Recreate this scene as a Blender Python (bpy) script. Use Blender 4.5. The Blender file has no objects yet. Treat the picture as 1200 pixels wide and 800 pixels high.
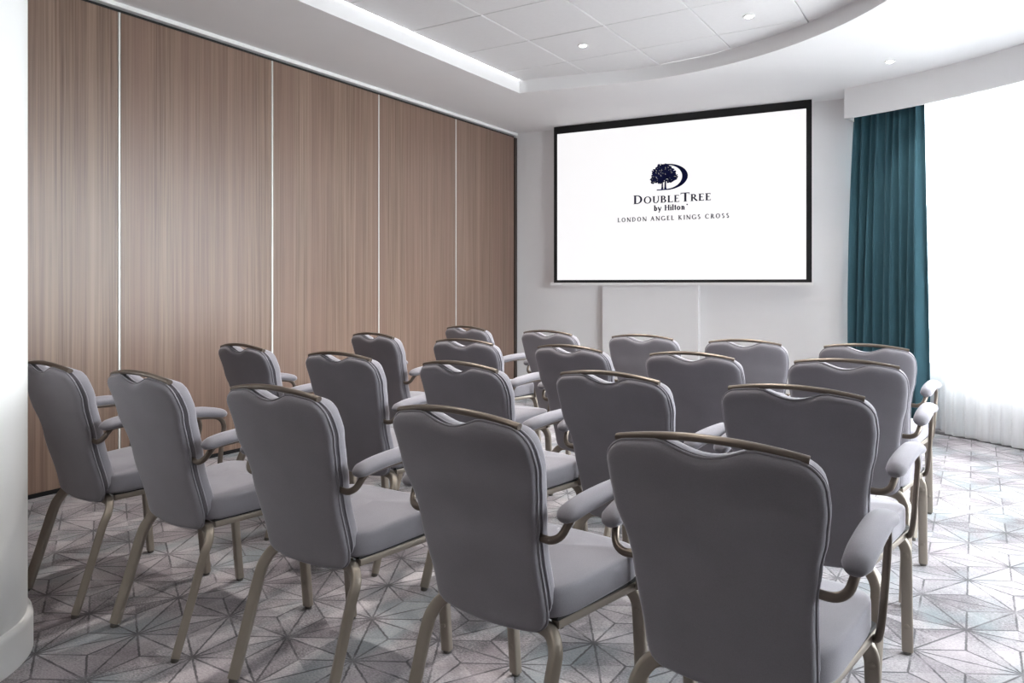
import bpy, bmesh, math, random
from mathutils import Vector
from math import sin, cos, pi, radians, sqrt, atan2

random.seed(7)
SC = bpy.context.scene
COL = SC.collection

# ---------------------------------------------------------------- camera
cam_data = bpy.data.cameras.new('camera')
cam_data.sensor_width = 36.0
cam_data.lens = 873.0 / 1200.0 * 36.0
cam_data.shift_y = -67.0 / 1200.0
cam_data.clip_start = 0.02
cam = bpy.data.objects.new('camera', cam_data)
cam.location = (0, 0, 1.25)
cam.rotation_euler = (radians(90), 0, radians(31.9))
COL.objects.link(cam)
SC.camera = cam

# ---------------------------------------------------------------- daylight and exposure
world = bpy.data.worlds.new('overcast_sky')
SC.world = world
world.use_nodes = True
bg = world.node_tree.nodes['Background']
wt = world.node_tree
w_co = wt.nodes.new('ShaderNodeTexCoord'); w_sep = wt.nodes.new('ShaderNodeSeparateXYZ')
w_mr = wt.nodes.new('ShaderNodeMapRange'); w_mr.inputs['From Min'].default_value = -0.03; w_mr.inputs['From Max'].default_value = 0.03
w_mix = wt.nodes.new('ShaderNodeMix'); w_mix.data_type = 'RGBA'
w_mix.inputs[6].default_value = (0.34, 0.34, 0.34, 1)      # pale street below the horizon
w_mix.inputs[7].default_value = (0.95, 0.97, 1.0, 1)       # even overcast sky
wt.links.new(w_co.outputs['Generated'], w_sep.inputs[0]); wt.links.new(w_sep.outputs['Z'], w_mr.inputs['Value'])
wt.links.new(w_mr.outputs['Result'], w_mix.inputs['Factor']); wt.links.new(w_mix.outputs[2], bg.inputs['Color'])
bg.inputs['Strength'].default_value = 13.5
SC.view_settings.view_transform = 'Standard'
SC.view_settings.look = 'None'
SC.view_settings.gamma = 1.0
SC.view_settings.use_curve_mapping = False
SC.view_settings.exposure = 1.32
DOWNLIGHT_W = 46.0

# ---------------------------------------------------------------- room constants
WALL_X = -4.64                      # folding partition face
CORNER = Vector((-4.64, 7.55, 0))   # partition meets the screen wall
TILT = radians(4.0)
FD = Vector((cos(TILT), sin(TILT), 0))          # along the screen wall
FN = Vector((sin(TILT), -cos(TILT), 0))         # out of the screen wall into the room
ARC = Vector((-2.04, 3.80, 0))      # centre of the bow window
SOFFIT = 3.04
RECESS = 3.16

def front(s, off, z):
    p = CORNER + FD * s + FN * off
    return Vector((p.x, p.y, z))

def arc(r, deg, z=0.0):
    return Vector((ARC.x + r * cos(radians(deg)), ARC.y + r * sin(radians(deg)), z))

# ---------------------------------------------------------------- object helpers
def link(o, parent=None):
    COL.objects.link(o)
    if parent is not None:
        o.parent = parent
    return o

def mesh(name, verts, faces, mat=None, parent=None, smooth=False, angle=None):
    me = bpy.data.meshes.new(name)
    me.from_pydata([tuple(v) for v in verts], [], [tuple(f) for f in faces])
    bm = bmesh.new(); bm.from_mesh(me)
    bmesh.ops.recalc_face_normals(bm, faces=bm.faces)
    bm.to_mesh(me); bm.free()
    if mat: me.materials.append(mat)
    if smooth:
        for p in me.polygons: p.use_smooth = True
        if angle is not None:
            me.set_sharp_from_angle(angle=radians(angle))
    return link(bpy.data.objects.new(name, me), parent)

def tag(o, label=None, cat=None, group=None, kind=None):
    if label: o['label'] = label
    if cat: o['category'] = cat
    if group: o['group'] = group
    if kind: o['kind'] = kind
    return o

def empty(name, loc=(0, 0, 0), rz=0):
    o = bpy.data.objects.new(name, None)
    o.location = loc; o.rotation_euler = (0, 0, rz)
    o.empty_display_size = 0.1
    return link(o)

class G:
    """collects geometry for one mesh"""
    def __init__(s): s.v = []; s.f = []
    def add(s, verts, faces):
        n = len(s.v); s.v += [Vector(p) for p in verts]; s.f += [[i + n for i in f] for f in faces]; return s
    def hexa(s, p):       # 8 points: bottom 4, top 4
        return s.add(p, [(0, 3, 2, 1), (4, 5, 6, 7), (0, 1, 5, 4), (1, 2, 6, 5), (2, 3, 7, 6), (3, 0, 4, 7)])
    def box(s, x0, x1, y0, y1, z0, z1):
        return s.hexa([(x0, y0, z0), (x1, y0, z0), (x1, y1, z0), (x0, y1, z0), (x0, y0, z1), (x1, y0, z1), (x1, y1, z1), (x0, y1, z1)])
    def fbox(s, s0, s1, o0, o1, z0, z1):   # a box in the screen wall's own directions
        return s.hexa([front(s0, o1, z0), front(s1, o1, z0), front(s1, o0, z0), front(s0, o0, z0), front(s0, o1, z1), front(s1, o1, z1), front(s1, o0, z1), front(s0, o0, z1)])
    def arcbox(s, r0, r1, a0, a1, z0, z1, n):
        v = []; f = []
        for i in range(n + 1):
            a = a0 + (a1 - a0) * i / n
            v += [arc(r0, a, z0), arc(r1, a, z0), arc(r1, a, z1), arc(r0, a, z1)]
        for i in range(n):
            b = i * 4
            for k in range(4): f.append((b + k, b + (k + 1) % 4, b + 4 + (k + 1) % 4, b + 4 + k))
        f += [(0, 1, 2, 3), (n * 4, n * 4 + 3, n * 4 + 2, n * 4 + 1)]
        return s.add(v, f)
    def lathe(s, c, prof, n=24):           # prof: (r, z), about a vertical axis at c
        v = []; f = []
        for r, z in prof:
            for i in range(n):
                a = 2 * pi * i / n
                v.append((c[0] + r * cos(a), c[1] + r * sin(a), c[2] + z))
        for k in range(len(prof) - 1):
            for i in range(n):
                j = (i + 1) % n
                f.append((k * n + i, k * n + j, (k + 1) * n + j, (k + 1) * n + i))
        f.append(list(range(n))[::-1]); f.append([(len(prof) - 1) * n + i for i in range(n)])
        return s.add(v, f)
    def sweep(s, pts, sec, sub=5, hint=(0, 0, 1), scale=None):
        """sec: list of 2-D points; pts are smoothed with Catmull-Rom; scale: per control point (a, b)"""
        P = [Vector(p) for p in pts]; S = scale or [(1, 1)] * len(P)
        Q = []; W = []
        for i in range(len(P) - 1):
            p0 = P[max(i - 1, 0)]; p1 = P[i]; p2 = P[i + 1]; p3 = P[min(i + 2, len(P) - 1)]
            for k in range(sub):
                t = k / sub
                Q.append(0.5 * ((2 * p1) + (p2 - p0) * t + (2 * p0 - 5 * p1 + 4 * p2 - p3) * t * t + (3 * p1 - p0 - 3 * p2 + p3) * t ** 3))
                W.append((S[i][0] + (S[i + 1][0] - S[i][0]) * t, S[i][1] + (S[i + 1][1] - S[i][1]) * t))
        Q.append(P[-1]); W.append(S[-1])
        v = []; f = []; m = len(sec); A = None
        for i, q in enumerate(Q):
            T = (Q[min(i + 1, len(Q) - 1)] - Q[max(i - 1, 0)]).normalized()
            if A is None: A = Vector(hint).cross(T).normalized()
            A = (A - T * A.dot(T)).normalized()
            B = T.cross(A)
            for a, b in sec: v.append(q + A * (a * W[i][0]) + B * (b * W[i][1]))
        for i in range(len(Q) - 1):
            for k in range(m):
                f.append((i * m + k, i * m + (k + 1) % m, (i + 1) * m + (k + 1) % m, (i + 1) * m + k))
        f.append(list(range(m))[::-1]); f.append([(len(Q) - 1) * m + k for k in range(m)])
        return s.add(v, f)
    def build(s, name, mat, parent=None, smooth=False, angle=None):
        return mesh(name, s.v, s.f, mat, parent, smooth, angle)

def oval(a, b, n=10):
    return [(a * cos(2 * pi * i / n), b * sin(2 * pi * i / n)) for i in range(n)]

def roundrect(a, b, r):
    out = []
    for cx, cy, s in ((a - r, b - r, 0), (-a + r, b - r, 1), (-a + r, -b + r, 2), (a - r, -b + r, 3)):
        for k in range(3):
            t = (s + k / 2) * pi / 2
            out.append((cx + r * cos(t), cy + r * sin(t)))
    return out

# ---------------------------------------------------------------- materials
def new_mat(name):
    m = bpy.data.materials.new(name); m.use_nodes = True
    nt = m.node_tree
    return m, nt, nt.nodes['Principled BSDF']

class N:
    """tiny node-expression helper"""
    def __init__(s, nt): s.nt = nt
    def node(s, t, **kw):
        n = s.nt.nodes.new(t)
        for k, v in kw.items(): setattr(n, k, v)
        return n
    def put(s, sock, v):
        if isinstance(v, bpy.types.NodeSocket): s.nt.links.new(v, sock)
        else: sock.default_value = v
    def m(s, op, *a):
        n = s.node('ShaderNodeMath', operation=op)
        for i, v in enumerate(a): s.put(n.inputs[i], v)
        return n.outputs[0]
    def mixc(s, f, a, b, mode='MIX'):
        n = s.node('ShaderNodeMix', data_type='RGBA', blend_type=mode)
        s.put(n.inputs['Factor'], f)
        s.put(n.inputs[6], a if isinstance(a, bpy.types.NodeSocket) else (*a, 1)); s.put(n.inputs[7], b if isinstance(b, bpy.types.NodeSocket) else (*b, 1))
        return n.outputs[2]
    def noise(s, vec, scale, detail=2.0, rough=0.5):
        n = s.node('ShaderNodeTexNoise')
        s.put(n.inputs['Vector'], vec); n.inputs['Scale'].default_value = scale
        n.inputs['Detail'].default_value = detail; n.inputs['Roughness'].default_value = rough
        return n.outputs['Fac']
    def ramp(s, f, lo, hi):
        n = s.node('ShaderNodeMapRange'); s.put(n.inputs['Value'], f)
        n.inputs['From Min'].default_value = lo; n.inputs['From Max'].default_value = hi
        return n.outputs['Result']
    def scalev(s, vec, sc):
        n = s.node('ShaderNodeMapping'); s.put(n.inputs['Vector'], vec); n.inputs['Scale'].default_value = sc
        return n.outputs['Vector']
    def bump(s, h, strength, dist, bsdf):
        n = s.node('ShaderNodeBump'); s.put(n.inputs['Height'], h)
        n.inputs['Strength'].default_value = strength; n.inputs['Distance'].default_value = dist
        s.nt.links.new(n.outputs['Normal'], bsdf.inputs['Normal'])

def plain(name, col, rough=0.6, metal=0.0, var=0.04, scale=6.0, spec=0.5):
    m, nt, b = new_mat(name); n = N(nt)
    pos = n.node('ShaderNodeTexCoord').outputs['Object']
    f = n.noise(pos, scale, 3.0)
    c0 = tuple(max(0, c * (1 - var)) for c in col); c1 = tuple(min(1, c * (1 + var)) for c in col)
    nt.links.new(n.mixc(f, c0, c1), b.inputs['Base Color'])
    b.inputs['Roughness'].default_value = rough; b.inputs['Metallic'].default_value = metal
    b.inputs['Specular IOR Level'].default_value = spec
    return m

M = {}
M['wall'] = plain('white_wall_paint', (0.78, 0.77, 0.775), 0.75, var=0.015)
M['ceil'] = plain('white_ceiling_paint', (0.80, 0.795, 0.80), 0.8, var=0.012)
M['tile'] = plain('pale_ceiling_tile', (0.74, 0.735, 0.74), 0.85, var=0.03, scale=30)
M['trim'] = plain('white_satin_trim', (0.84, 0.84, 0.83), 0.45, var=0.01)
M['alu'] = plain('pale_metal_joint', (0.66, 0.65, 0.62), 0.38, 0.2, var=0.02)
M['black'] = plain('black_shadow_gap', (0.006, 0.006, 0.007), 0.7, var=0.05)
M['screenblack'] = plain('matt_black_screen_border', (0.008, 0.008, 0.009), 0.8, var=0.05)
M['jamb'] = plain('dark_brown_jamb', (0.045, 0.032, 0.026), 0.5, var=0.1)
M['glide'] = plain('black_plastic', (0.02, 0.02, 0.02), 0.5)
M['foot'] = plain('brown_plastic', (0.10, 0.09, 0.08), 0.5)
M['navy'] = plain('navy_print', (0.010, 0.012, 0.055), 0.9, spec=0.0)
M['ink'] = plain('dark_print', (0.022, 0.022, 0.045), 0.9, spec=0.0)
M['greyink'] = plain('grey_print', (0.10, 0.095, 0.11), 0.9, spec=0.0)
M['plinth'] = plain('pale_sill_board', (0.72, 0.72, 0.72), 0.6)
M['facade'] = plain('pale_facade', (0.55, 0.56, 0.58), 0.8)
M['facadedark'] = plain('grey_facade_glass', (0.25, 0.28, 0.32), 0.3)
M['winframe'] = plain('white_window_frame', (0.75, 0.75, 0.76), 0.45)
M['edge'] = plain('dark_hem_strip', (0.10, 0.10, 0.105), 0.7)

def mat_wood():
    m, nt, b = new_mat('walnut_laminate'); n = N(nt)
    pos = n.node('ShaderNodeNewGeometry').outputs['Position']
    fine = n.noise(n.scalev(pos, (1, 95, 0.9)), 1.0, 5.0, 0.62)
    mid = n.noise(n.scalev(pos, (1, 24, 0.16)), 1.0, 2.0, 0.5)
    wide = n.noise(n.scalev(pos, (1, 5.5, 0.10)), 1.0, 2.0, 0.5)
    c = n.mixc(n.ramp(fine, 0.30, 0.72), (0.118, 0.072, 0.051), (0.285, 0.196, 0.148))
    c = n.mixc(n.m('MULTIPLY', n.ramp(mid, 0.52, 0.70), 0.45), c, (0.345, 0.25, 0.19))
    c = n.mixc(n.m('MULTIPLY', n.ramp(wide, 0.38, 0.66), 0.6), c, (0.200, 0.122, 0.094))
    nt.links.new(c, b.inputs['Base Color'])
    b.inputs['Roughness'].default_value = 0.34
    b.inputs['Specular IOR Level'].default_value = 0.42
    n.bump(fine, 0.05, 0.002, b)
    return m
M['wood'] = mat_wood()

def mat_carpet():
    m, nt, b = new_mat('star_pattern_carpet'); n = N(nt)
    pos = n.node('ShaderNodeNewGeometry').outputs['Position']
    sep = n.node('ShaderNodeSeparateXYZ'); nt.links.new(pos, sep.inputs[0])
    A = 0.3145
    wob = n.m('MULTIPLY', n.m('SUBTRACT', n.noise(pos, 60, 1.0), 0.5), 0.018)
    x = n.m('ADD', n.m('MULTIPLY', n.m('ADD', sep.outputs[0], 0.0285), 1 / A), wob)
    y = n.m('ADD', n.m('MULTIPLY', n.m('ADD', sep.outputs[1], 0.0505), 0.8660254 / 0.85 / A), wob)
    h = 0.8660254
    dists = []; idsum = None
    for k in range(3):
        a = k * pi / 3
        u = n.m('MULTIPLY', n.m('ADD', n.m('MULTIPLY', x, cos(a)), n.m('MULTIPLY', y, sin(a))), 2.0)      # along, in half edges
        v = n.m('MULTIPLY', n.m('ADD', n.m('MULTIPLY', x, -sin(a)), n.m('MULTIPLY', y, cos(a))), 1 / h)   # across, in rows
        rv = n.m('ROUND', v)
        dists.append(n.m('MULTIPLY', n.m('ABSOLUTE', n.m('SUBTRACT', v, rv)), h))
        ru = n.m('ROUND', u)
        du = n.m('MULTIPLY', n.m('ABSOLUTE', n.m('SUBTRACT', u, ru)), 0.5)
        w = n.m('ABSOLUTE', n.m('SUBTRACT', n.m('FLOORED_MODULO', n.m('ADD', v, ru), 2.0), 1.0))           # 1 at a star, 0 at an edge middle
        dists.append(n.m('ADD', du, n.m('MULTIPLY', n.m('LESS_THAN', w, 0.333), 1.0)))
        i = n.m('ADD', n.m('MULTIPLY', n.m('FLOOR', v), 7.31 + 3.7 * k), n.m('MULTIPLY', n.m('FLOOR', u), 1.93 + 0.71 * k))
        idsum = i if idsum is None else n.m('ADD', idsum, i)
    d = dists[0]
    for q in dists[1:]: d = n.m('MINIMUM', d, q)
    wear = n.noise(pos, 9.0, 2.0)
    line = n.m('SUBTRACT', 1.0, n.ramp(d, 0.0075, 0.0155))
    line = n.m('MULTIPLY', line, n.ramp(wear, 0.22, 0.52))
    wn = n.node('ShaderNodeTexWhiteNoise', noise_dimensions='1D'); nt.links.new(idsum, wn.inputs['W'])
    facet = wn.outputs['Value']
    grain = n.noise(n.scalev(pos, (1, 1.8, 1)), 100, 4.0, 0.75)
    patch = n.noise(pos, 2.6, 3.0, 0.55)
    patch2 = n.noise(n.scalev(pos, (1.3, 0.8, 1)), 3.6, 2.0)
    tone = n.m('ADD', n.m('MULTIPLY', facet, 0.20), n.m('ADD', n.m('MULTIPLY', patch, 0.85), n.m('MULTIPLY', grain, 1.0)))
    c = n.mixc(n.ramp(tone, 0.80, 1.24), (0.070, 0.060, 0.070), (0.53, 0.495, 0.52))
    c = n.mixc(n.m('MULTIPLY', n.ramp(patch2, 0.50, 0.66), 0.55), c, (0.21, 0.265, 0.285))
    c = n.mixc(n.m('MULTIPLY', n.ramp(patch2, 0.48, 0.34), 0.40), c, (0.37, 0.315, 0.345))
    c = n.mixc(n.m('MULTIPLY', line, 0.88), c, (0.040, 0.035, 0.043))
    nt.links.new(c, b.inputs['Base Color'])
    b.inputs['Roughness'].default_value = 0.95
    b.inputs['Specular IOR Level'].default_value = 0.15
    b.inputs['Sheen Weight'].default_value = 0.25
    n.bump(grain, 0.35, 0.004, b)
    return m
M['carpet'] = mat_carpet()

def mat_fabric(name, col, sheen, scale, tint):
    m, nt, b = new_mat(name); n = N(nt)
    pos = n.node('ShaderNodeTexCoord').outputs['Object']
    w = n.noise(pos, scale, 2.0, 0.7); big = n.noise(pos, 9.0, 3.0)
    f = n.m('ADD', n.m('MULTIPLY', w, 0.6), n.m('MULTIPLY', big, 0.4))
    nt.links.new(n.mixc(n.ramp(f, 0.3, 0.7), tuple(c * 0.9 for c in col), tuple(c * 1.1 for c in col)), b.inputs['Base Color'])
    b.inputs['Roughness'].default_value = 0.9
    b.inputs['Specular IOR Level'].default_value = 0.2
    b.inputs['Sheen Weight'].default_value = sheen
    b.inputs['Sheen Roughness'].default_value = 0.4
    b.inputs['Sheen Tint'].default_value = (*tint, 1)
    n.bump(w, 0.25, 0.0015, b)
    return m
M['fabric'] = mat_fabric('grey_velour', (0.222, 0.211, 0.233), 0.5, 420, (0.95, 0.94, 1.0))
M['teal'] = mat_fabric('teal_velvet', (0.045, 0.112, 0.142), 0.5, 300, (0.5, 0.75, 0.85))
M['bronze'] = plain('dark_bronze_tube', (0.165, 0.135, 0.112), 0.34, 0.7, var=0.06, scale=25)
M['metal'] = plain('champagne_bronze', (0.310, 0.272, 0.230), 0.42, 0.45, var=0.06, scale=25)

def mat_sheer():
    m, nt, b = new_mat('white_sheer'); n = N(nt)
    nt.nodes.remove(b)
    out = nt.nodes['Material Output']
    pos = n.node('ShaderNodeTexCoord').outputs['Object']
    weave = n.noise(n.scalev(pos, (1, 1, 0.05)), 22, 3.0)
    tl = n.node('ShaderNodeBsdfTranslucent'); tl.inputs['Color'].default_value = (0.92, 0.92, 0.93, 1)
    df = n.node('ShaderNodeBsdfDiffuse'); df.inputs['Color'].default_value = (0.90, 0.90, 0.91, 1)
    tr = n.node('ShaderNodeBsdfTransparent')
    a = n.node('ShaderNodeMixShader'); a.inputs[0].default_value = 0.5
    nt.links.new(tl.outputs[0], a.inputs[1]); nt.links.new(df.outputs[0], a.inputs[2])
    c = n.node('ShaderNodeMixShader')
    nt.links.new(n.m('ADD', 0.36, n.m('MULTIPLY', weave, 0.2)), c.inputs[0])
    nt.links.new(a.outputs[0], c.inputs[1]); nt.links.new(tr.outputs[0], c.inputs[2])
    nt.links.new(c.outputs[0], out.inputs['Surface'])
    return m
M['sheer'] = mat_sheer()

def mat_glass():
    m, nt, b = new_mat('window_glass'); n = N(nt)
    nt.nodes.remove(b)
    tr = n.node('ShaderNodeBsdfTransparent'); tr.inputs['Color'].default_value = (0.95, 0.97, 0.97, 1)
    gl = n.node('ShaderNodeBsdfGlossy'); gl.inputs['Roughness'].default_value = 0.02
    fr = n.node('ShaderNodeFresnel'); fr.inputs['IOR'].default_value = 1.45
    mx = n.node('ShaderNodeMixShader')
    nt.links.new(fr.outputs[0], mx.inputs[0]); nt.links.new(tr.outputs[0], mx.inputs[1]); nt.links.new(gl.outputs[0], mx.inputs[2])
    nt.links.new(mx.outputs[0], nt.nodes['Material Output'].inputs['Surface'])
    return m
M['glass'] = mat_glass()

def mat_emit(name, col, s):
    m, nt, b = new_mat(name)
    b.inputs['Base Color'].default_value = (0.3, 0.3, 0.3, 1)
    b.inputs['Emission Color'].default_value = (*col, 1)
    b.inputs['Emission Strength'].default_value = s
    b.inputs['Roughness'].default_value = 0.9
    b.inputs['Specular IOR Level'].default_value = 0.0
    return m
M['screen'] = mat_emit('projected_white_image', (1.0, 0.985, 1.0), 0.335)
M['lamp'] = mat_emit('lit_lamp_lens', (1.0, 0.96, 0.9), 30.0)

# ================================================================ THE SETTING
tag(G().box(-4.9, 2.6, -2.9, 8.3, -0.1, 0.0).build('floor', M['carpet']), 'pale grey and mauve carpet with a dark star line pattern', 'floor', kind='structure')

# --- ceiling: soffit slab with a recessed, tiled field that follows the bow window
def recess_outline():
    pts = [(-3.63, -1.6), (-3.63, 5.965), (-3.2, 6.045), (-2.76, 6.135)]
    c = (-2.40, 3.74); r = 2.44
    for i in range(0, 33):
        a = radians(96 - 96 * i / 32)
        pts.append((c[0] + r * cos(a), c[1] + r * sin(a)))
    pts.append((c[0] + r, -1.6))
    return pts
def build_ceiling():
    bm = bmesh.new()
    outer = [(-4.9, -2.9), (2.6, -2.9), (2.6, 8.3), (-4.9, 8.3)]
    hole = recess_outline()
    def ring(pts, z):
        vs = [bm.verts.new((x, y, z)) for x, y in pts]
        return vs, [bm.edges.new((vs[i], vs[(i + 1) % len(vs)])) for i in range(len(vs))]
    vo, eo = ring(outer, SOFFIT); vh, eh = ring(hole, SOFFIT)
    bmesh.ops.triangle_fill(bm, use_beauty=True, use_dissolve=False, edges=eo + eh)
    for f in bm.faces:
        if f.normal.z > 0: f.normal_flip()
    vt = [bm.verts.new((x, y, RECESS)) for x, y in hole]
    n = len(hole)
    for i in range(n):
        j = (i + 1) % n
        f = bm.faces.new((vh[i], vh[j], vt[j], vt[i]))
        f.smooth = True
    me = bpy.data.meshes.new('ceiling'); bm.to_mesh(me); bm.free()
    me.materials.append(M['ceil'])
    me.set_sharp_from_angle(angle=radians(25))
    o = link(bpy.data.objects.new('ceiling', me))
    tag(o, 'white soffit with a curved recess around square ceiling tiles', 'ceiling', kind='structure')
    return o
ceiling = build_ceiling()
# backing above the tiles and the plain rear part of the field, behind the camera
G().box(-3.9, 0.5, -2.0, 6.6, RECESS + 0.022, RECESS + 0.06).build('ceiling_backing', M['trim'], ceiling)
G().box(-3.75, 0.3, -1.8, 2.412, RECESS, RECESS + 0.02).build('rear_field', M['tile'], ceiling)
TS = 0.6475; TX0 = -3.627; TY0 = 5.03
tile_me = None
g = 0.0035
for i in range(6):
    for j in range(-4, 2):
        x0 = TX0 + i * TS; y0 = TY0 + j * 0.654
        if tile_me is None:
            t = G(); b = 0.004
            for (k, z) in ((g, RECESS + 0.02), (g, RECESS + b), (g + b, RECESS)):
                t.v += [Vector((k, k, z)), Vector((TS - k, k, z)), Vector((TS - k, 0.654 - k, z)), Vector((k, 0.654 - k, z))]
            for r in range(2):
                for q in range(4): t.f.append((r * 4 + q, r * 4 + (q + 1) % 4, r * 4 + 4 + (q + 1) % 4, r * 4 + 4 + q))
            t.f += [(0, 1, 2, 3), (8, 9, 10, 11)]
            o = t.build('ceiling_tile', M['tile'], ceiling); tile_me = o.data
        else:
            o = link(bpy.data.objects.new('ceiling_tile', tile_me), ceiling)
        o.location = (x0, y0, random.uniform(-0.0008, 0.0008))

# --- folding partition of walnut panels
wl = tag(G().box(-4.90, WALL_X - 0.03, -2.9, 7.75, 0, 3.2).build('wall_left', M['black']), 'walnut laminate folding partition of tall panels with pale joints', 'wall', kind='structure')
joints = [-2.17, -0.95, 0.272, 1.492, 2.712, 3.930, 5.147, 6.340, 7.505]
for a, b in zip(joints[:-1], joints[1:]):
    t = G().box(-0.03, 0.0, 0.010, b - a - 0.010, 0.035, 2.985)
    o = t.build('wall_panel', M['wood'], wl); o.location = (WALL_X, a, 0)
for a in joints[1:-1]:
    o = G().box(-0.028, 0.002, -0.0065, 0.0065, 0.035, 2.985).build('joint_strip', M['alu'], wl); o.location = (WALL_X, a, 0)
G().box(WALL_X - 0.03, WALL_X + 0.012, 7.505, 7.56, 0, 2.985).build('end_jamb', M['jamb'], wl)
tag(G().box(WALL_X - 0.03, WALL_X + 0.02, -2.9, 7.56, 3.012, 3.045).build('trim_1', M['trim']), 'white metal edge strip above the partition track', 'trim', kind='structure')

# --- screen wall with its shallow chase
wf = tag(G().fbox(-0.25, 3.745, -0.25, 0.0, 0, 3.2).build('wall_front', M['wall']), 'white painted wall behind the projection screen', 'wall', kind='structure')
G().fbox(1.12, 2.18, 0.0, 0.075, 0, 3.039).build('chase', M['wall'], wf)
tag(G().fbox(0.02, 1.119, 0.001, 0.016, 0, 0.1).fbox(2.181, 3.73, 0.001, 0.016, 0, 0.1).fbox(1.12, 2.18, 0.076, 0.091, 0, 0.1).build('baseboard_front', M['trim']), 'white skirting along the screen wall', 'baseboard', kind='structure')

# --- bow window: low sill wall, lintel, bays with frames and panes; then a straight run towards the rear
RW = 4.16
A_END = 74.6
wr = G()
wr.arcbox(RW - 0.02, RW + 0.2, 0, A_END, 0, 0.50, 40); wr.arcbox(RW - 0.02, RW + 0.2, 0, A_END, 2.95, 3.3, 40)
wr.box(ARC.x + RW - 0.02, ARC.x + RW + 0.2, -2.9, ARC.y, 0, 0.50); wr.box(ARC.x + RW - 0.02, ARC.x + RW + 0.2, -2.9, ARC.y, 2.95, 3.3)
wr.box(ARC.x + RW - 0.02, ARC.x + RW + 0.2, -2.9, ARC.y - 1.35, 0.5, 2.95)
tag(wr.build('wall_right', M['wall']), 'low white wall under the bowed windows', 'wall', kind='structure')
tag(G().box(-4.9, 2.6, -2.9, -2.7, 0, 3.2).build('wall_back', M['wall']), 'white wall at the back of the room', 'wall', kind='structure')
nb = 6
step = A_END / nb
wn = 0
for i in range(nb):
    a0 = A_END - i * step; a1 = a0 - step
    wn += 1
    f = G()
    fw = 0.7
    f.arcbox(RW + 0.02, RW + 0.08, a0, a0 - fw, 0.5, 2.95, 1); f.arcbox(RW + 0.02, RW + 0.08, a1 + fw, a1, 0.5, 2.95, 1)
    f.arcbox(RW + 0.02, RW + 0.08, a0, a1, 0.5, 0.55, 6); f.arcbox(RW + 0.02, RW + 0.08, a0, a1, 2.90, 2.95, 6)
    o = tag(f.build('window_%d' % wn, M['winframe']), 'white framed bay of the bowed window behind the sheer', 'window', kind='structure')
    G().arcbox(RW + 0.045, RW + 0.052, a0 - fw, a1 + fw, 0.55, 2.90, 6).build('pane', M['glass'], o)
xw = ARC.x + RW
for i in range(1):  # unseen straight bay, added to bring daylight into the room
    y1 = ARC.y - i * 1.35; y0 = y1 - 1.35
    wn += 1
    f = G()
    f.box(xw + .02, xw + .08, y0, y0 + .05, .5, 2.95).box(xw + .02, xw + .08, y1 - .05, y1, .5, 2.95).box(xw + .02, xw + .08, y0, y1, .5, .55).box(xw + .02, xw + .08, y0, y1, 2.90, 2.95)
    o = tag(f.build('window_%d' % wn, M['winframe']), 'white framed straight bay added out of view in the window wall', 'window', kind='structure')
    G().box(xw + .045, xw + .052, y0 + .05, y1 - .05, .55, 2.90).build('pane', M['glass'], o)
# daylight portals, one outside each bay: they only guide the sky's light through the openings
def portal(c, normal, w, h):
    l = bpy.data.lights.new('daylight_portal', 'AREA'); l.shape = 'RECTANGLE'; l.size = w; l.size_y = h
    l.cycles.is_portal = True
    o = bpy.data.objects.new('daylight_portal', l)
    o.location = c; o.rotation_euler = Vector(normal).to_track_quat('-Z', 'Y').to_euler()
    link(o)
for i in range(nb):
    a = A_END - (i + 0.5) * step
    d = arc(1, a) - ARC
    portal(arc(RW + 0.22, a, 1.73), -d, 2 * (RW + 0.22) * math.tan(radians(step / 2)), 2.55)
portal((xw + 0.22, ARC.y - 0.675, 1.73), (-1, 0, 0), 1.35, 2.55)

# --- pelmet that follows the window
p = G()
p.arcbox(3.74, 3.765, 0, 74.2, 2.765, SOFFIT + 0.002, 48)
e0 = arc(3.74, 74.2); e1 = front(3.70, 0.0, 0)
dx = (e1 - e0).normalized(); nx = Vector((dx.y, -dx.x, 0)) * 0.025
p.hexa([Vector((*(q.xy), z)) for z in (2.765, SOFFIT + 0.002) for q in (e0, e0 + nx, e1 + nx, e1)])
p.box(ARC.x + 3.74, ARC.x + 3.765, -2.7, ARC.y, 2.765, SOFFIT + 0.002)
tag(p.build('trim_2', M['ceil'], smooth=True, angle=30), 'white curved pelmet boxing in the curtain heads', 'trim', kind='structure')
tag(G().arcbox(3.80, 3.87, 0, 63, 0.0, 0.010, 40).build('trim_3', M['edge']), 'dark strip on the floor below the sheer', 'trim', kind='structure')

# --- round column beside the camera
CC = (-2.973, 0.955, 0)
co = tag(G().lathe(CC, [(0.395, 0.0), (0.395, SOFFIT)], 96).build('column', M['trim'], smooth=True, angle=40), 'round white column beside the chairs', 'column', kind='structure')
G().lathe(CC, [(0.39, 0.0), (0.412, 0.0), (0.412, 0.108), (0.409, 0.122), (0.402, 0.130), (0.39, 0.132)], 96).build('baseboard', M['trim'], co, smooth=True, angle=35)

# ================================================================ BUILDING OUTSIDE
def outside_building():
    root = empty('building', (6.5, 34.0, 0), radians(8))
    g_ = G().box(-14, 14, 0, 8, -6, 9); g_.build('facade', M['facade'], root)
    for k in range(6):
        z = -5.0 + k * 2.3
        G().box(-14, 14, -0.9, 0.02, z, z + 0.35).build('floor_slab', M['trim'], root)
        for q in range(10):
            x = -13.4 + q * 2.7
            G().box(x, x + 1.9, -0.08, 0.02, z + 0.55, z + 2.0).build('window', M['facadedark'], root)
    tag(root, 'pale building with floor bands seen faintly through the sheer', 'building')
outside_building()

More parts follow.
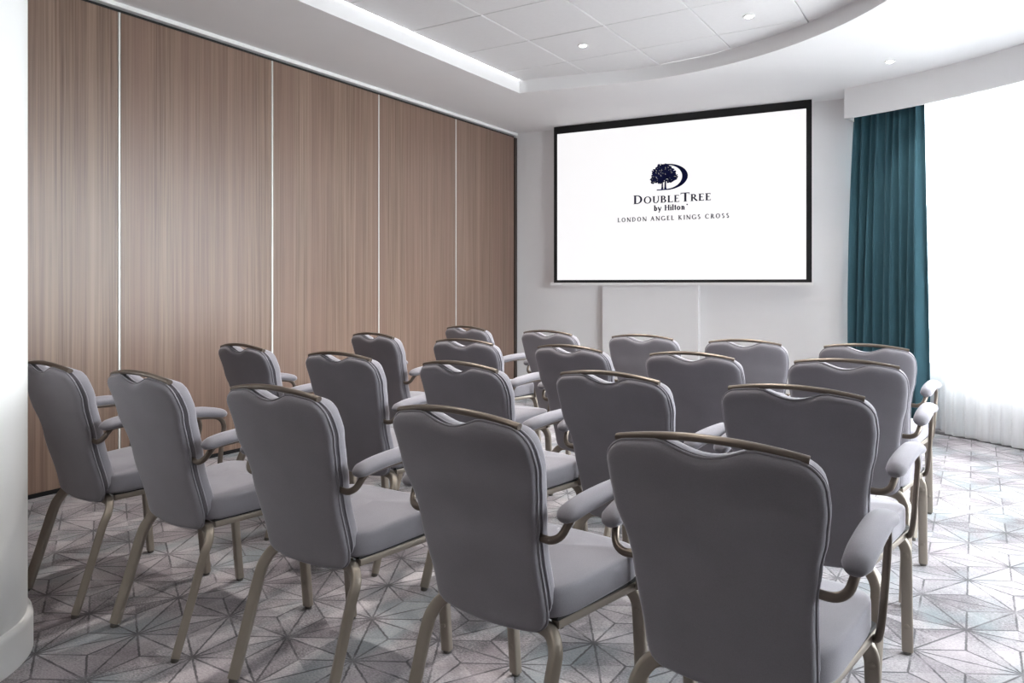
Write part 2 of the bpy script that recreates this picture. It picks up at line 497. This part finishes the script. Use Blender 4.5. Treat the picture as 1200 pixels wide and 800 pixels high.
# ================================================================ CURTAINS
def curtain(name, path, z0, z1, amp, pleats, mat, thick=0.0, flare=None, rows=14, per=10, seed=1):
    """path: function t -> (point, normal); soft pleats that relax towards the hem"""
    rnd = random.Random(seed)
    n = pleats * per
    ph = [rnd.uniform(-0.25, 0.25) for _ in range(pleats + 2)]; am = [rnd.uniform(0.6, 1.25) for _ in range(pleats + 2)]
    v = []; f = []
    for r in range(rows + 1):
        q = r / rows; z = z1 + (z0 - z1) * q
        for i in range(n + 1):
            t = i / n
            k = t * pleats; ki = int(k); fr = k - ki
            a = am[ki] * (1 - fr) + am[ki + 1] * fr; p_ = ph[ki] * (1 - fr) + ph[ki + 1] * fr
            P, Nn = path(t + (flare(t, q) if flare else 0))
            off = amp * a * (0.55 + 0.45 * q) * sin(2 * pi * (k + p_ * q)) + amp * 0.35 * sin(2 * pi * k * 0.37 + 3 * q)
            v.append((P.x + Nn.x * off, P.y + Nn.y * off, z))
    w = n + 1
    for r in range(rows):
        for i in range(n): f.append((r * w + i, r * w + i + 1, (r + 1) * w + i + 1, (r + 1) * w + i))
    o = mesh(name, v, f, mat, None, True)
    if thick:
        s = o.modifiers.new('thickness', 'SOLIDIFY'); s.thickness = thick
    return o
ta = Vector((-0.955, 7.63, 0)); tb = Vector((-0.366, 7.185, 0))
td = (tb - ta).normalized(); tn = Vector((td.y, -td.x, 0))
teal = curtain('curtain', lambda t: (ta + (tb - ta) * t - tn * 0.02 * sin(pi * t), tn), 0.03, 2.95, 0.050, 9, M['teal'], 0.006,
               lambda t, q: -0.10 * (1 - t) * sin(min(1, q * 1.2) * pi / 2), rows=20, per=12, seed=3)
tag(teal, 'teal velvet curtain drawn back beside the projection screen', 'curtain')
def sheer_path(t):
    a = 65.0 - 65.0 * t
    d = arc(1, a) - ARC
    q = min(1, max(0, (a - 60.8) / 2.5))
    return arc(3.80 + .15 * q * q * (3 - 2 * q), a), d
tag(curtain('sheer_curtain', sheer_path, 0.012, 2.95, 0.022, 46, M['sheer'], rows=8, per=8, seed=5), 'white sheer curtain hanging across the bright bowed window', 'curtain')
tag(curtain('sheer_curtain', lambda t: (Vector((ARC.x + 3.80, ARC.y - 1.6 * t, 0)), Vector((1, 0, 0))), 0.012, 2.95, 0.022, 16, M['sheer'], rows=4, per=6, seed=8), 'white sheer curtain over the added straight window beside the chairs', 'curtain')

# ================================================================ PROJECTION SCREEN
OFF = 0.13
scr = empty('projection_screen', front(1.92, OFF, 1.25), TILT)
def sxz(s, o, z):      # screen wall coordinates -> local coordinates of the screen
    return Vector((s - 1.92, -(o - OFF), z - 1.25))
def sbox(s0, s1, o0, o1, z0, z1):
    a = sxz(s0, o1, z0); b = sxz(s1, o0, z1)
    return G().box(a.x, b.x, a.y, b.y, a.z, b.z)
S0, S1, Z0, Z1 = 0.594, 3.243, 1.298, 2.955
sbox(S0, S1, OFF - 0.004, OFF, Z0, Z1).build('screen_surface', M['screen'], scr)
b_ = G()
for q in (sbox(0.552, S0, OFF - 0.006, OFF + 0.002, 1.268, SOFFIT - .002), sbox(S1, 3.293, OFF - 0.006, OFF + 0.002, 1.268, SOFFIT - .002), sbox(S0, S1, OFF - 0.006, OFF + 0.002, Z1, SOFFIT - .002), sbox(S0, S1, OFF - 0.006, OFF + 0.002, 1.268, Z0)):
    b_.add(q.v, q.f)
b_.build('border', M['screenblack'], scr)
sbox(0.514, 3.306, OFF - 0.016, OFF + 0.018, 1.241, 1.268).build('bottom_bar', M['trim'], scr)
tag(scr, 'black bordered projection screen showing a hotel logo', 'projection screen')

# --- serif lettering, as flat print
def strip(a, b, w, w2=None):       # a straight stroke
    w2 = w if w2 is None else w2
    d = Vector((b[0] - a[0], b[1] - a[1])); n = Vector((-d.y, d.x)).normalized()
    return [[(a[0] + n.x * w / 2, a[1] + n.y * w / 2), (b[0] + n.x * w2 / 2, b[1] + n.y * w2 / 2), (b[0] - n.x * w2 / 2, b[1] - n.y * w2 / 2), (a[0] - n.x * w / 2, a[1] - n.y * w / 2)]]
def rect(x0, x1, y0, y1): return [[(x0, y0), (x1, y0), (x1, y1), (x0, y1)]]
def bow(cx, cy, rx, ry, a0, a1, thick, thin, n=14):
    out = []; prev = None
    for i in range(n + 1):
        a = radians(a0 + (a1 - a0) * i / n)
        p = (cx + rx * cos(a), cy + ry * sin(a))
        q = (cx + (rx - thick) * cos(a), cy + (ry - thin) * sin(a))
        if prev: out.append([prev[0], p, q, prev[1]])
        prev = (p, q)
    return out
def stem(x, w, y0=0.0, y1=1.0, top=True, bot=True, sl=0.07):
    out = rect(x, x + w, y0, y1)
    if bot: out += rect(x - sl, x + w + sl, y0, y0 + 0.045)
    if top: out += rect(x - sl, x + w + sl, y1 - 0.045, y1)
    return out
K, k = 0.13, 0.05
def glyph(c, K=K, k=k):
    if c == 'D': return stem(.08, K) + bow(.33, .5, .46, .5, -90, 90, K, k) + rect(.1, .34, 0, k) + rect(.1, .34, 1 - k, 1), .86
    if c == 'O': return bow(.44, .5, .42, .52, 0, 360, K, k, 28), .90
    if c == 'U': return stem(.08, K, .3, 1, True, False) + bow(.38, .32, .30, .34, 180, 360, K * .8, k) + stem(.62, k, .3, 1, True, False), .80
    if c == 'B': return stem(.08, K) + bow(.30, .74, .28, .26, -90, 90, K, k) + bow(.32, .26, .33, .28, -90, 90, K, k) + rect(.1, .32, 0, k) + rect(.1, .3, 1 - k, 1) + rect(.1, .32, .49, .54), .70
    if c == 'L': return stem(.08, K) + rect(.1, .58, 0, k) + rect(.54, .60, 0, .22), .64
    if c == 'E': return stem(.08, K) + rect(.1, .56, 0, k) + rect(.1, .53, 1 - k, 1) + rect(.1, .42, .49, .49 + k) + rect(.53, .58, 0, .20) + rect(.50, .55, .82, 1) + rect(.40, .44, .42, .61), .64
    if c == 'T': return stem(.32, K, 0, 1, False) + rect(.02, .75, 1 - k, 1) + rect(.02, .065, .78, 1) + rect(.705, .75, .78, 1), .78
    if c == 'R': return stem(.08, K) + bow(.30, .73, .29, .27, -90, 90, K, k) + rect(.1, .3, 1 - k, 1) + rect(.1, .3, .46, .46 + k) + strip((.34, .48), (.68, .02), K) + rect(.58, .76, 0, .045), .76
    if c == 'N': return stem(.10, k) + strip((.10, .98), (.72, .04), K) + stem(.70, k, 0, 1, True, False), .86
    if c == 'A': return strip((.10, .02), (.42, 1), k) + strip((.40, 1), (.72, .02), K) + rect(.22, .58, .33, .33 + k) + rect(.02, .2, 0, .045) + rect(.60, .82, 0, .045), .84
    if c == 'G': return bow(.46, .5, .44, .52, 45, 320, K, k, 22) + stem(.68, K, .03, .42, True, False) + rect(.74, .79, .70, .95), .92
    if c == 'C': return bow(.46, .5, .44, .52, 45, 315, K, k, 22) + rect(.73, .78, .70, .95), .84
    if c == 'I': return stem(.10, K), .34
    if c == 'K': return stem(.08, K) + strip((.18, .46), (.62, .97), k) + strip((.28, .55), (.68, .02), K) + rect(.56, .80, 0, .045) + rect(.50, .74, .955, 1), .80
    if c == 'S': return bow(.30, .745, .24, .275, 40, 270, K * .9, k * 1.6, 14) + bow(.30, .255, .26, .285, -140, 90, K * .9, k * 1.6, 14), .62
    if c == 'H': return stem(.08, K) + stem(.62, K) + rect(.1, .7, .49, .49 + k), .86
    if c == 'b': return stem(.06, K, 0, 1.02, False, False) + rect(-.01, .08, .96, 1.02) + bow(.33, .34, .28, .36, 0, 360, K, k * 1.3, 22), .66
    if c == 'y': return strip((.08, .66), (.34, .03), K) + strip((.58, .66), (.22, -.28), k * 1.3) + rect(-.02, .22, .63, .68) + rect(.46, .66, .63, .68) + bow(.17, -.22, .09, .09, 0, 360, .085, .085, 10), .66
    if c == 'i': return stem(.08, K, 0, .68, False) + rect(.0, .1, .62, .68) + bow(.145, .88, .085, .085, 0, 360, .084, .084, 10), .30
    if c == 'l': return stem(.08, K, 0, 1.02, False) + rect(.0, .1, .96, 1.02), .30
    if c == 't': return rect(.12, .12 + K, .1, .92) + rect(.0, .40, .61, .68) + bow(.27, .14, .15, .15, 180, 300, K * .8, k * 1.4, 8), .42
    if c == 'o': return bow(.33, .34, .32, .36, 0, 360, K, k * 1.3, 22), .68
    if c == 'n': return stem(.08, K, 0, .68, False) + rect(.0, .1, .62, .68) + bow(.34, .40, .26, .29, 0, 130, K, k * 1.6, 12) + stem(.60 - K, K, 0, .42, False), .74
    return [], .34
def lettering(name, text, s0, s1, zb, cap, mat, small=None, bold=False, extra=0.0, heavy=False):
    kw = dict(K=.235, k=.11) if bold else dict(K=.21, k=.13) if heavy else dict(K=.18, k=.095)
    items = []; adv = 0.0
    for c in text:
        sc = small if (small and c.islower()) else 1.0
        polys, w = glyph(c.upper() if small else c, **kw)
        items.append((adv, sc, polys)); adv += (w * sc if c != ' ' else .36) + extra
    adv -= extra
    fx = (s1 - s0) / adv
    t = G()
    for a, sc, polys in items:
        for pl in polys:
            pts = [sxz(s0 + (a + x * sc) * fx, OFF + 0.0022, zb + y * sc * cap) for x, y in pl]
            t.add(pts, [list(range(len(pts)))])
    return t.build(name, mat, scr)
lettering('lettering', 'DoubleTree', 1.494, 2.331, 2.114, 0.094, M['ink'], small=0.79, extra=0.04)
lettering('lettering', 'by Hilton', 1.722, 2.062, 2.030, 0.060, M['ink'], bold=True, extra=0.05)
dot = G()
for q in bow(2.080, 2.083, .008, .008, 0, 360, .0078, .0078, 8): dot.add([sxz(x, OFF + .0022, z) for x, z in q], [[0, 1, 2, 3]])
dot.build('lettering', M['ink'], scr)
lettering('lettering', 'LONDON ANGEL KINGS CROSS', 1.315, 2.512, 1.926, 0.048, M['greyink'], extra=0.22, heavy=True)
def emblem():
    t = G()
    polys = bow(1.86, 2.384, .228, .138, -92, 92, .060, .013, 30)
    polys += rect(1.755, 1.88, 2.246, 2.257) + rect(1.80, 1.87, 2.510, 2.522)
    for x, w in ((1.806, .018), (1.838, .020)):
        polys += [[(x - .006, 2.25), (x + w + .006, 2.25), (x + w, 2.28), (x, 2.28)], [(x, 2.28), (x + w, 2.28), (x + w - .003, 2.36), (x + .003, 2.36)]]
    rnd = random.Random(11)
    lumps = [(1.83, 2.45, .085, .068), (1.775, 2.405, .070, .055), (1.885, 2.405, .068, .052), (1.83, 2.39, .10, .052), (1.725, 2.385, .040, .032), (1.945, 2.378, .036, .026), (1.72, 2.345, .028, .020), (1.90, 2.345, .05, .020), (1.78, 2.345, .05, .022)]
    lumps += [(1.80, 2.485, .055, .036), (1.865, 2.475, .055, .038), (1.75, 2.445, .045, .04), (1.915, 2.44, .04, .035)]
    for cx, cz, rx, rz in lumps:
        polys.append([(cx + .62 * rx * cos(pi * q / 8), cz + .62 * rz * sin(pi * q / 8)) for q in range(16)])
        for _ in range(int(30 + 13000 * rx * rz)):
            a = rnd.uniform(0, 2 * pi); r = sqrt(rnd.random()) * 1.03
            px, pz = cx + r * rx * cos(a), cz + r * rz * sin(a)
            l = rnd.uniform(.010, .016); w = l * .55; b = rnd.uniform(0, pi)
            ex = (cos(b), sin(b)); ey = (-sin(b), cos(b))
            polys.append([(px + ex[0] * l * u + ey[0] * w * v, pz + ex[1] * l * u + ey[1] * w * v) for u, v in ((1, 0), (.3, 1), (-.4, .8), (-1, 0), (-.4, -.8), (.3, -1))])
    for i, pl in enumerate(polys):
        t.add([sxz(x, OFF + .0022 + (i % 7) * 1e-5, z) for x, z in pl], [list(range(len(pl)))])
    o = t.build('emblem', M['navy'], scr)
    fl = G()
    for _ in range(46):
        cx, cz, rx, rz = rnd.choice(lumps)
        a = rnd.uniform(0, 2 * pi); r = sqrt(rnd.random()) * .9
        px, pz = cx + r * rx * cos(a), cz + r * rz * sin(a); l = rnd.uniform(.003, .006); b = rnd.uniform(0, pi)
        fl.add([sxz(px + l * (cos(b) * u - .5 * sin(b) * v), OFF + .0026, pz + l * (sin(b) * u + .5 * cos(b) * v)) for u, v in ((1, 0), (0, 1), (-1, 0), (0, -1))], [[0, 1, 2, 3]])
    tag(fl.build('leaf_flecks', M['screen'], o), kind='stuff')
    o['label'] = 'navy emblem of a leafy tree set in a letter D'
emblem()

# ================================================================ DOWNLIGHTS
def downlight(x, y, z, label, power):
    root = empty('downlight', (x, y, z))
    G().lathe((0, 0, 0), [(0.042, 0.0), (0.042, -0.003), (0.038, -0.005), (0.028, -0.004), (0.026, 0.001)], 28).build('trim_ring', M['trim'], root, smooth=True, angle=40)
    G().lathe((0, 0, 0), [(0.025, -0.002), (0.023, -0.006), (0.015, -0.009), (0.003, -0.010)], 24).build('lens', M['lamp'], root, smooth=True, angle=60)
    l = bpy.data.lights.new('lamp', 'SPOT'); l.energy = power; l.spot_size = radians(110); l.spot_blend = 0.9; l.color = (1.0, 0.95, 0.88); l.shadow_soft_size = 0.035
    lo = bpy.data.objects.new('lamp', l); lo.location = (0, 0, -0.03); link(lo, root)
    tag(root, label, 'downlight', 'recessed ceiling downlights')
for x, y, lab in ((-2.668, 5.36, 'small lit downlight in the ceiling tile above the partition side'), (-1.372, 5.40, 'small lit downlight in the ceiling tile near the curved recess edge')):
    downlight(x, y, RECESS - 0.001, lab, DOWNLIGHT_W)
for x in (-2.668, -1.372):  # unseen downlights, added to light the room evenly from above
    for y, w_ in ((4.05, 'row closest to the screen'), (2.74, 'second row from the screen')):
        downlight(x, y, RECESS - 0.001, 'small added downlight, out of view, over the %s, %s side' % (w_, 'partition' if x < -2 else 'window'), DOWNLIGHT_W)
downlight(-1.372, 0.12, RECESS - 0.001, 'small added downlight, out of view, behind the back row of chairs', DOWNLIGHT_W * 0.6)  # unseen rear pair, added as fill light on the chair backs
downlight(-1.372, -1.19, RECESS - 0.001, 'small added downlight, out of view, near the rear wall of the room', DOWNLIGHT_W * 0.6)
downlight(-0.585, 6.688, SOFFIT - 0.001, 'small lit downlight in the white soffit near the curtain pelmet', DOWNLIGHT_W * 0.5)

# ================================================================ BANQUET CHAIRS
def lerp_tab(tab, t):
    for (a, va), (b, vb) in zip(tab[:-1], tab[1:]):
        if t <= b:
            q = min(1, max(0, (t - a) / (b - a))); q = q * q * (3 - 2 * q) * 0.6 + q * 0.4
            return va + (vb - va) * q
    return tab[-1][1]
YC = [(0.30, .165), (.425, .135), (.655, .078), (.80, .036), (.93, -.006), (1.0, -.03)]
HW = [(.38, .178), (.46, .183), (.56, .187), (.64, .191), (.70, .200), (.77, .217), (.83, .2235), (.88, .222), (.96, .214)]
DY = -0.28     # the top rail is 0.28 behind the chair's origin
def back_shell(off, t_rear, t_front, zb, inset, ztop_off, nx=36, nz=30):
    """closed padded panel: off moves it along the chair's depth"""
    us = [-cos(pi * i / nx) for i in range(nx + 1)]
    us = [0.8 * a + 0.2 * (-1 + 2 * i / nx) for i, a in enumerate(us)]
    vs = [0.5 - 0.5 * cos(pi * j / nz) for j in range(nz + 1)]
    vs = [0.8 * a + 0.2 * j / nz for j, a in enumerate(vs)]
    def top(x):
        ax = abs(x)
        z = .917 + .020 * (1 - (x / .215) ** 2) + ztop_off
        if ax < .100: z -= .030 * (0.5 + 0.5 * cos(pi * ax / .100)) ** 0.65
        r = .046; e = ax - (.2235 - r)
        if e > 0: z -= r * (1 - sqrt(max(0, 1 - (e / r) ** 2)))
        return z
    def bot(x):
        ax = abs(x) ; z = zb + .012 * (x / .18) ** 2
        r = .040; e = ax - (.180 - r)
        if e > 0: z += r * (1 - sqrt(max(0, 1 - min(1, e / r) ** 2)))
        return z
    def P(u, v):
        zt = top(u * .2235); z0 = bot(u * .180)
        z = z0 + (zt - z0) * v
        x = u * (lerp_tab(HW, z) - inset)
        y = lerp_tab(YC, z) + .018 * u * u
        return x, y, z
    verts = []; faces = []
    w = nx + 1
    for side in (0, 1):
        for j in range(nz + 1):
            for i in range(nx + 1):
                x, y, z = P(us[i], vs[j])
                g_ = sqrt(max(0, 1 - abs(us[i]) ** 26)) * sqrt(max(0, 1 - abs(2 * vs[j] - 1) ** 36))
                y += off + (-t_rear * g_ if side == 0 else t_front * g_)
                verts.append((x, y + DY, z + (0.25 * (-t_rear * g_ if side == 0 else t_front * g_))))
    o = w * (nz + 1)
    for j in range(nz):
        for i in range(nx):
            a = j * w + i
            faces.append((a, a + 1, a + w + 1, a + w)); faces.append((o + a, o + a + w, o + a + w + 1, o + a + 1))
    rim = [j * w for j in range(nz + 1)] + [nz * w + i for i in range(1, nx + 1)] + [j * w + nx for j in range(nz - 1, -1, -1)] + [i for i in range(nx - 1, 0, -1)]
    for q in range(len(rim)):
        a, b = rim[q], rim[(q + 1) % len(rim)]
        faces.append((a, b, o + b, o + a))
    return verts, faces, [verts[i] for i in rim]

def clean(o):
    bm = bmesh.new(); bm.from_mesh(o.data)
    bmesh.ops.remove_doubles(bm, verts=bm.verts, dist=1e-5)
    bmesh.ops.recalc_face_normals(bm, faces=bm.faces)
    bm.to_mesh(o.data); bm.free()
    for p_ in o.data.polygons: p_.use_smooth = True

def loop_tube(pts, r, n=6):
    v = []; f = []; L = len(pts)
    pts = [Vector(p_) for p_ in pts]
    for i, q in enumerate(pts):
        T = (pts[(i + 1) % L] - pts[i - 1]).normalized()
        A = Vector((0, 1, 0)); A = (A - T * A.dot(T)).normalized(); B = T.cross(A)
        for k_ in range(n): v.append(q + A * r * cos(2 * pi * k_ / n) + B * r * sin(2 * pi * k_ / n))
    for i in range(L):
        j = (i + 1) % L
        for k_ in range(n): f.append((i * n + k_, i * n + (k_ + 1) % n, j * n + (k_ + 1) % n, j * n + k_))
    return v, f

def make_chair():
    root = empty('banquet_armchair')
    # rear panel of the back, with its piping
    v, f, rim = back_shell(-0.002, .017, .009, .388, 0.0, 0.0)
    panel = mesh('back_panel', v, f, M['fabric'], root, True); clean(panel)
    pv, pf = loop_tube(rim, .0036)
    mesh('piping', pv, pf, M['fabric'], panel, True)
    # front cushion of the back
    v, f, rim = back_shell(0.017, .009, .042, .42, 0.002, -.002)
    cush = mesh('back_cushion', v, f, M['fabric'], root, True); clean(cush)
    pv, pf = loop_tube(rim, .0036)
    mesh('piping', pv, pf, M['fabric'], cush, True)
    # arched top rail
    pts = [(x_, .003 + .018 * (x_ / .21) ** 2 + DY, .921 + .024 * (1 - (x_ / .21) ** 2)) for x_ in [-.195 + .390 * i / 12 for i in range(13)]]
    G().sweep(pts, oval(.012, .0085, 10), 2).build('top_rail', M['bronze'], root, True, 50)
    # seat cushion
    t = G(); n = 56
    def outline(a):
        c, s_ = cos(a), sin(a); e = 2 / 5.5
        x = math.copysign(abs(c) ** e, c); y = math.copysign(abs(s_) ** e, s_)
        q = (y + 1) / 2
        return x * (.200 + .042 * q), .357 + y * .207 + .010 * (1 - x * x) * (1 if y > 0 else 0)
    prof = [(.0, .430), (.96, .430), (.99, .433), (1.0, .441), (1.0, .490), (.996, .499), (.986, .504), (.955, .509), (.85, .513), (.65, .517), (.4, .5195), (.2, .521), (0, .522)]
    for sc, z in prof[1:-1]:
        for i in range(n):
            x, y = outline(2 * pi * i / n)
            t.v.append(Vector((x * sc, .357 + (y - .357) * sc + DY, z + .035 * (y - .335) - .10 * max(0, y - .50) * (1 if z > .48 else 0))))
    for r in range(len(prof) - 3):
        for i in range(n):
            j = (i + 1) % n; t.f.append((r * n + i, r * n + j, (r + 1) * n + j, (r + 1) * n + i))
    t.f.append(list(range(n))); t.f.append([(len(prof) - 3) * n + i for i in range(n)])
    t.build('seat_cushion', M['fabric'], root, True, 60)
    # seat pan and rails
    pan = G()
    pv = []
    for z in (.424, .434):
        for x, y in ((-.186, .185), (.186, .185), (.236, .53), (.20, .56), (-.20, .56), (-.236, .53)): pv.append((x, y + DY, z + .035 * (y - .335)))
    pan.add(pv, [(0, 1, 2, 3, 4, 5), (11, 10, 9, 8, 7, 6)] + [(i, (i + 1) % 6, 6 + (i + 1) % 6, 6 + i) for i in range(6)])
    pan.build('seat_pan', M['glide'], root)
    fr = G(); rr = roundrect(.013, .011, .005)
    for s in (-1, 1):
        fr.sweep([(s * .176, .19 + DY, .408), (s * .202, .36 + DY, .413), (s * .226, .53 + DY, .418)], rr, 3)
    fr.sweep([(-.12, .180 + DY, .399), (.12, .180 + DY, .399)], rr, 1); fr.sweep([(-.12, .515 + DY, .409), (.12, .515 + DY, .409)], rr, 1)
    fr.build('seat_frame', M['metal'], root, True, 40)
    # legs: each pair bends down from its cross rail
    lr = roundrect(.0175, .014, .006)
    for s in (-1, 1):
        leg = G().sweep([(s * .09, .180 + DY, .399), (s * .145, .178 + DY, .399), (s * .180, .170 + DY, .389), (s * .203, .152 + DY, .357), (s * .2085, .128 + DY, .31), (s * .2095, .078 + DY, .155), (s * .210, .030 + DY, .012)], lr, 4, hint=(0, 1, 0)).build('leg', M['metal'], root, True, 50)
        G().lathe((s * .210, .028 + DY, 0), [(.012, 0), (.0135, .002), (.0135, .006), (.012, .014)], 12).build('foot_glide', M['foot'], leg, True, 40)
    for s in (-1, 1):
        leg = G().sweep([(s * .10, .515 + DY, .409), (s * .165, .515 + DY, .409), (s * .203, .517 + DY, .400), (s * .224, .522 + DY, .370), (s * .228, .527 + DY, .32), (s * .228, .540 + DY, .16), (s * .228, .553 + DY, .012)], lr, 4, hint=(0, 1, 0)).build('leg', M['metal'], root, True, 50)
        G().lathe((s * .228, .554 + DY, 0), [(.012, 0), (.0135, .002), (.0135, .006), (.012, .014)], 12).build('foot_glide', M['foot'], leg, True, 40)
        for zc in (.345, .10):
            bump_ = G()
            yy = .5265 + (.335 - zc) * .08 + DY
            vv = []; ff = []
            for q, rad in ((0, .009), (.005, .009), (.007, .006)):
                for i in range(10): vv.append((s * .228 + rad * cos(2 * pi * i / 10), yy - .0155 - q + .004, zc + rad * sin(2 * pi * i / 10)))
            for r in range(2):
                for i in range(10): ff.append((r * 10 + i, r * 10 + (i + 1) % 10, r * 10 + 10 + (i + 1) % 10, r * 10 + 10 + i))
            ff += [list(range(10)), list(range(20, 30))]
            bump_.add(vv, ff)
            bump_.build('bumper', M['metal'], leg, True, 40)
    # arms: tube from the waist up under the pad, then the front post
    for s in (-1, 1):
        arm = G().sweep([(s * .172, .112 + DY, .652), (s * .198, .104 + DY, .648), (s * .226, .104 + DY, .649), (s * .246, .114 + DY, .662), (s * .255, .134 + DY, .690), (s * .258, .160 + DY, .702), (s * .261, .30 + DY, .708), (s * .264, .43 + DY, .703), (s * .265, .482 + DY, .690), (s * .265, .503 + DY, .655), (s * .263, .495 + DY, .60), (s * .258, .481 + DY, .51), (s * .252, .480 + DY, .45), (s * .243, .492 + DY, .422), (s * .226, .508 + DY, .414)], oval(.0085, .0100, 10), 4, hint=(0, 0, 1)).build('arm_frame', M['bronze'], root, True, 60)
        G().sweep([(s * .258, .098 + DY, .703), (s * .258, .104 + DY, .706), (s * .2585, .125 + DY, .713), (s * .260, .18 + DY, .722), (s * .262, .28 + DY, .729), (s * .264, .38 + DY, .729), (s * .265, .45 + DY, .719), (s * .265, .492 + DY, .709), (s * .265, .508 + DY, .703), (s * .265, .513 + DY, .700)],
                  oval(.031, .0215, 16), 4, hint=(0, 0, 1), scale=[(.25, .25), (.62, .62), (.92, .95), (1.0, 1.0), (1, 1), (1, 1), (1, .95), (.86, .85), (.5, .5), (.15, .15)]).build('arm_pad', M['fabric'], arm, True, 70)
    return root

def copy_tree(o, parent=None):
    c = o.copy(); link(c)
    if parent is not None: c.parent = parent
    for ch in list(o.children): copy_tree(ch, c)
    return c

ROWS = ['back row', 'third row from the screen', 'second row from the screen', 'row closest to the screen']
SEATS = ['at the wood wall end of the', 'second from the wood wall in the', 'in the middle of the', 'second from the window in the', 'at the window end of the']
# middle of each top rail on plan, and the turn of the chair
SPOTS = {
    (0, 0): (-3.080, 1.492, -4), (0, 1): (-2.465, 1.496, -5), (0, 2): (-1.772, 1.488, -2), (0, 3): (-1.080, 1.455, -6), (0, 4): (-0.456, 1.448, -2),
    (1, 0): (-3.155, 2.462, -8), (1, 1): (-2.400, 2.384, -3), (1, 2): (-1.712, 2.340, -8), (1, 3): (-1.080, 2.345, -7), (1, 4): (-0.462, 2.312, -4),
    (2, 0): (-3.180, 3.455, -10), (2, 1): (-2.394, 3.327, -3), (2, 2): (-1.715, 3.270, -10), (2, 3): (-1.075, 3.215, -4), (2, 4): (-0.446, 3.235, -2),
    (3, 0): (-3.125, 4.368, -12), (3, 1): (-2.381, 4.242, -9), (3, 2): (-1.698, 4.185, -2), (3, 3): (-1.073, 4.110, -1), (3, 4): (-0.472, 4.110, -3),
}
proto = make_chair()
first = True
for (r, c), (x, y, a) in SPOTS.items():
    o = proto if first else copy_tree(proto)
    first = False
    rz = radians(a)
    o.location = (x - sin(rz) * 0.28, y + cos(rz) * 0.28, 0)
    o.rotation_euler = (0, 0, rz)
    tag(o, 'grey upholstered banquet armchair %s %s' % (SEATS[c], ROWS[r]), 'chair', 'rows of grey banquet armchairs')
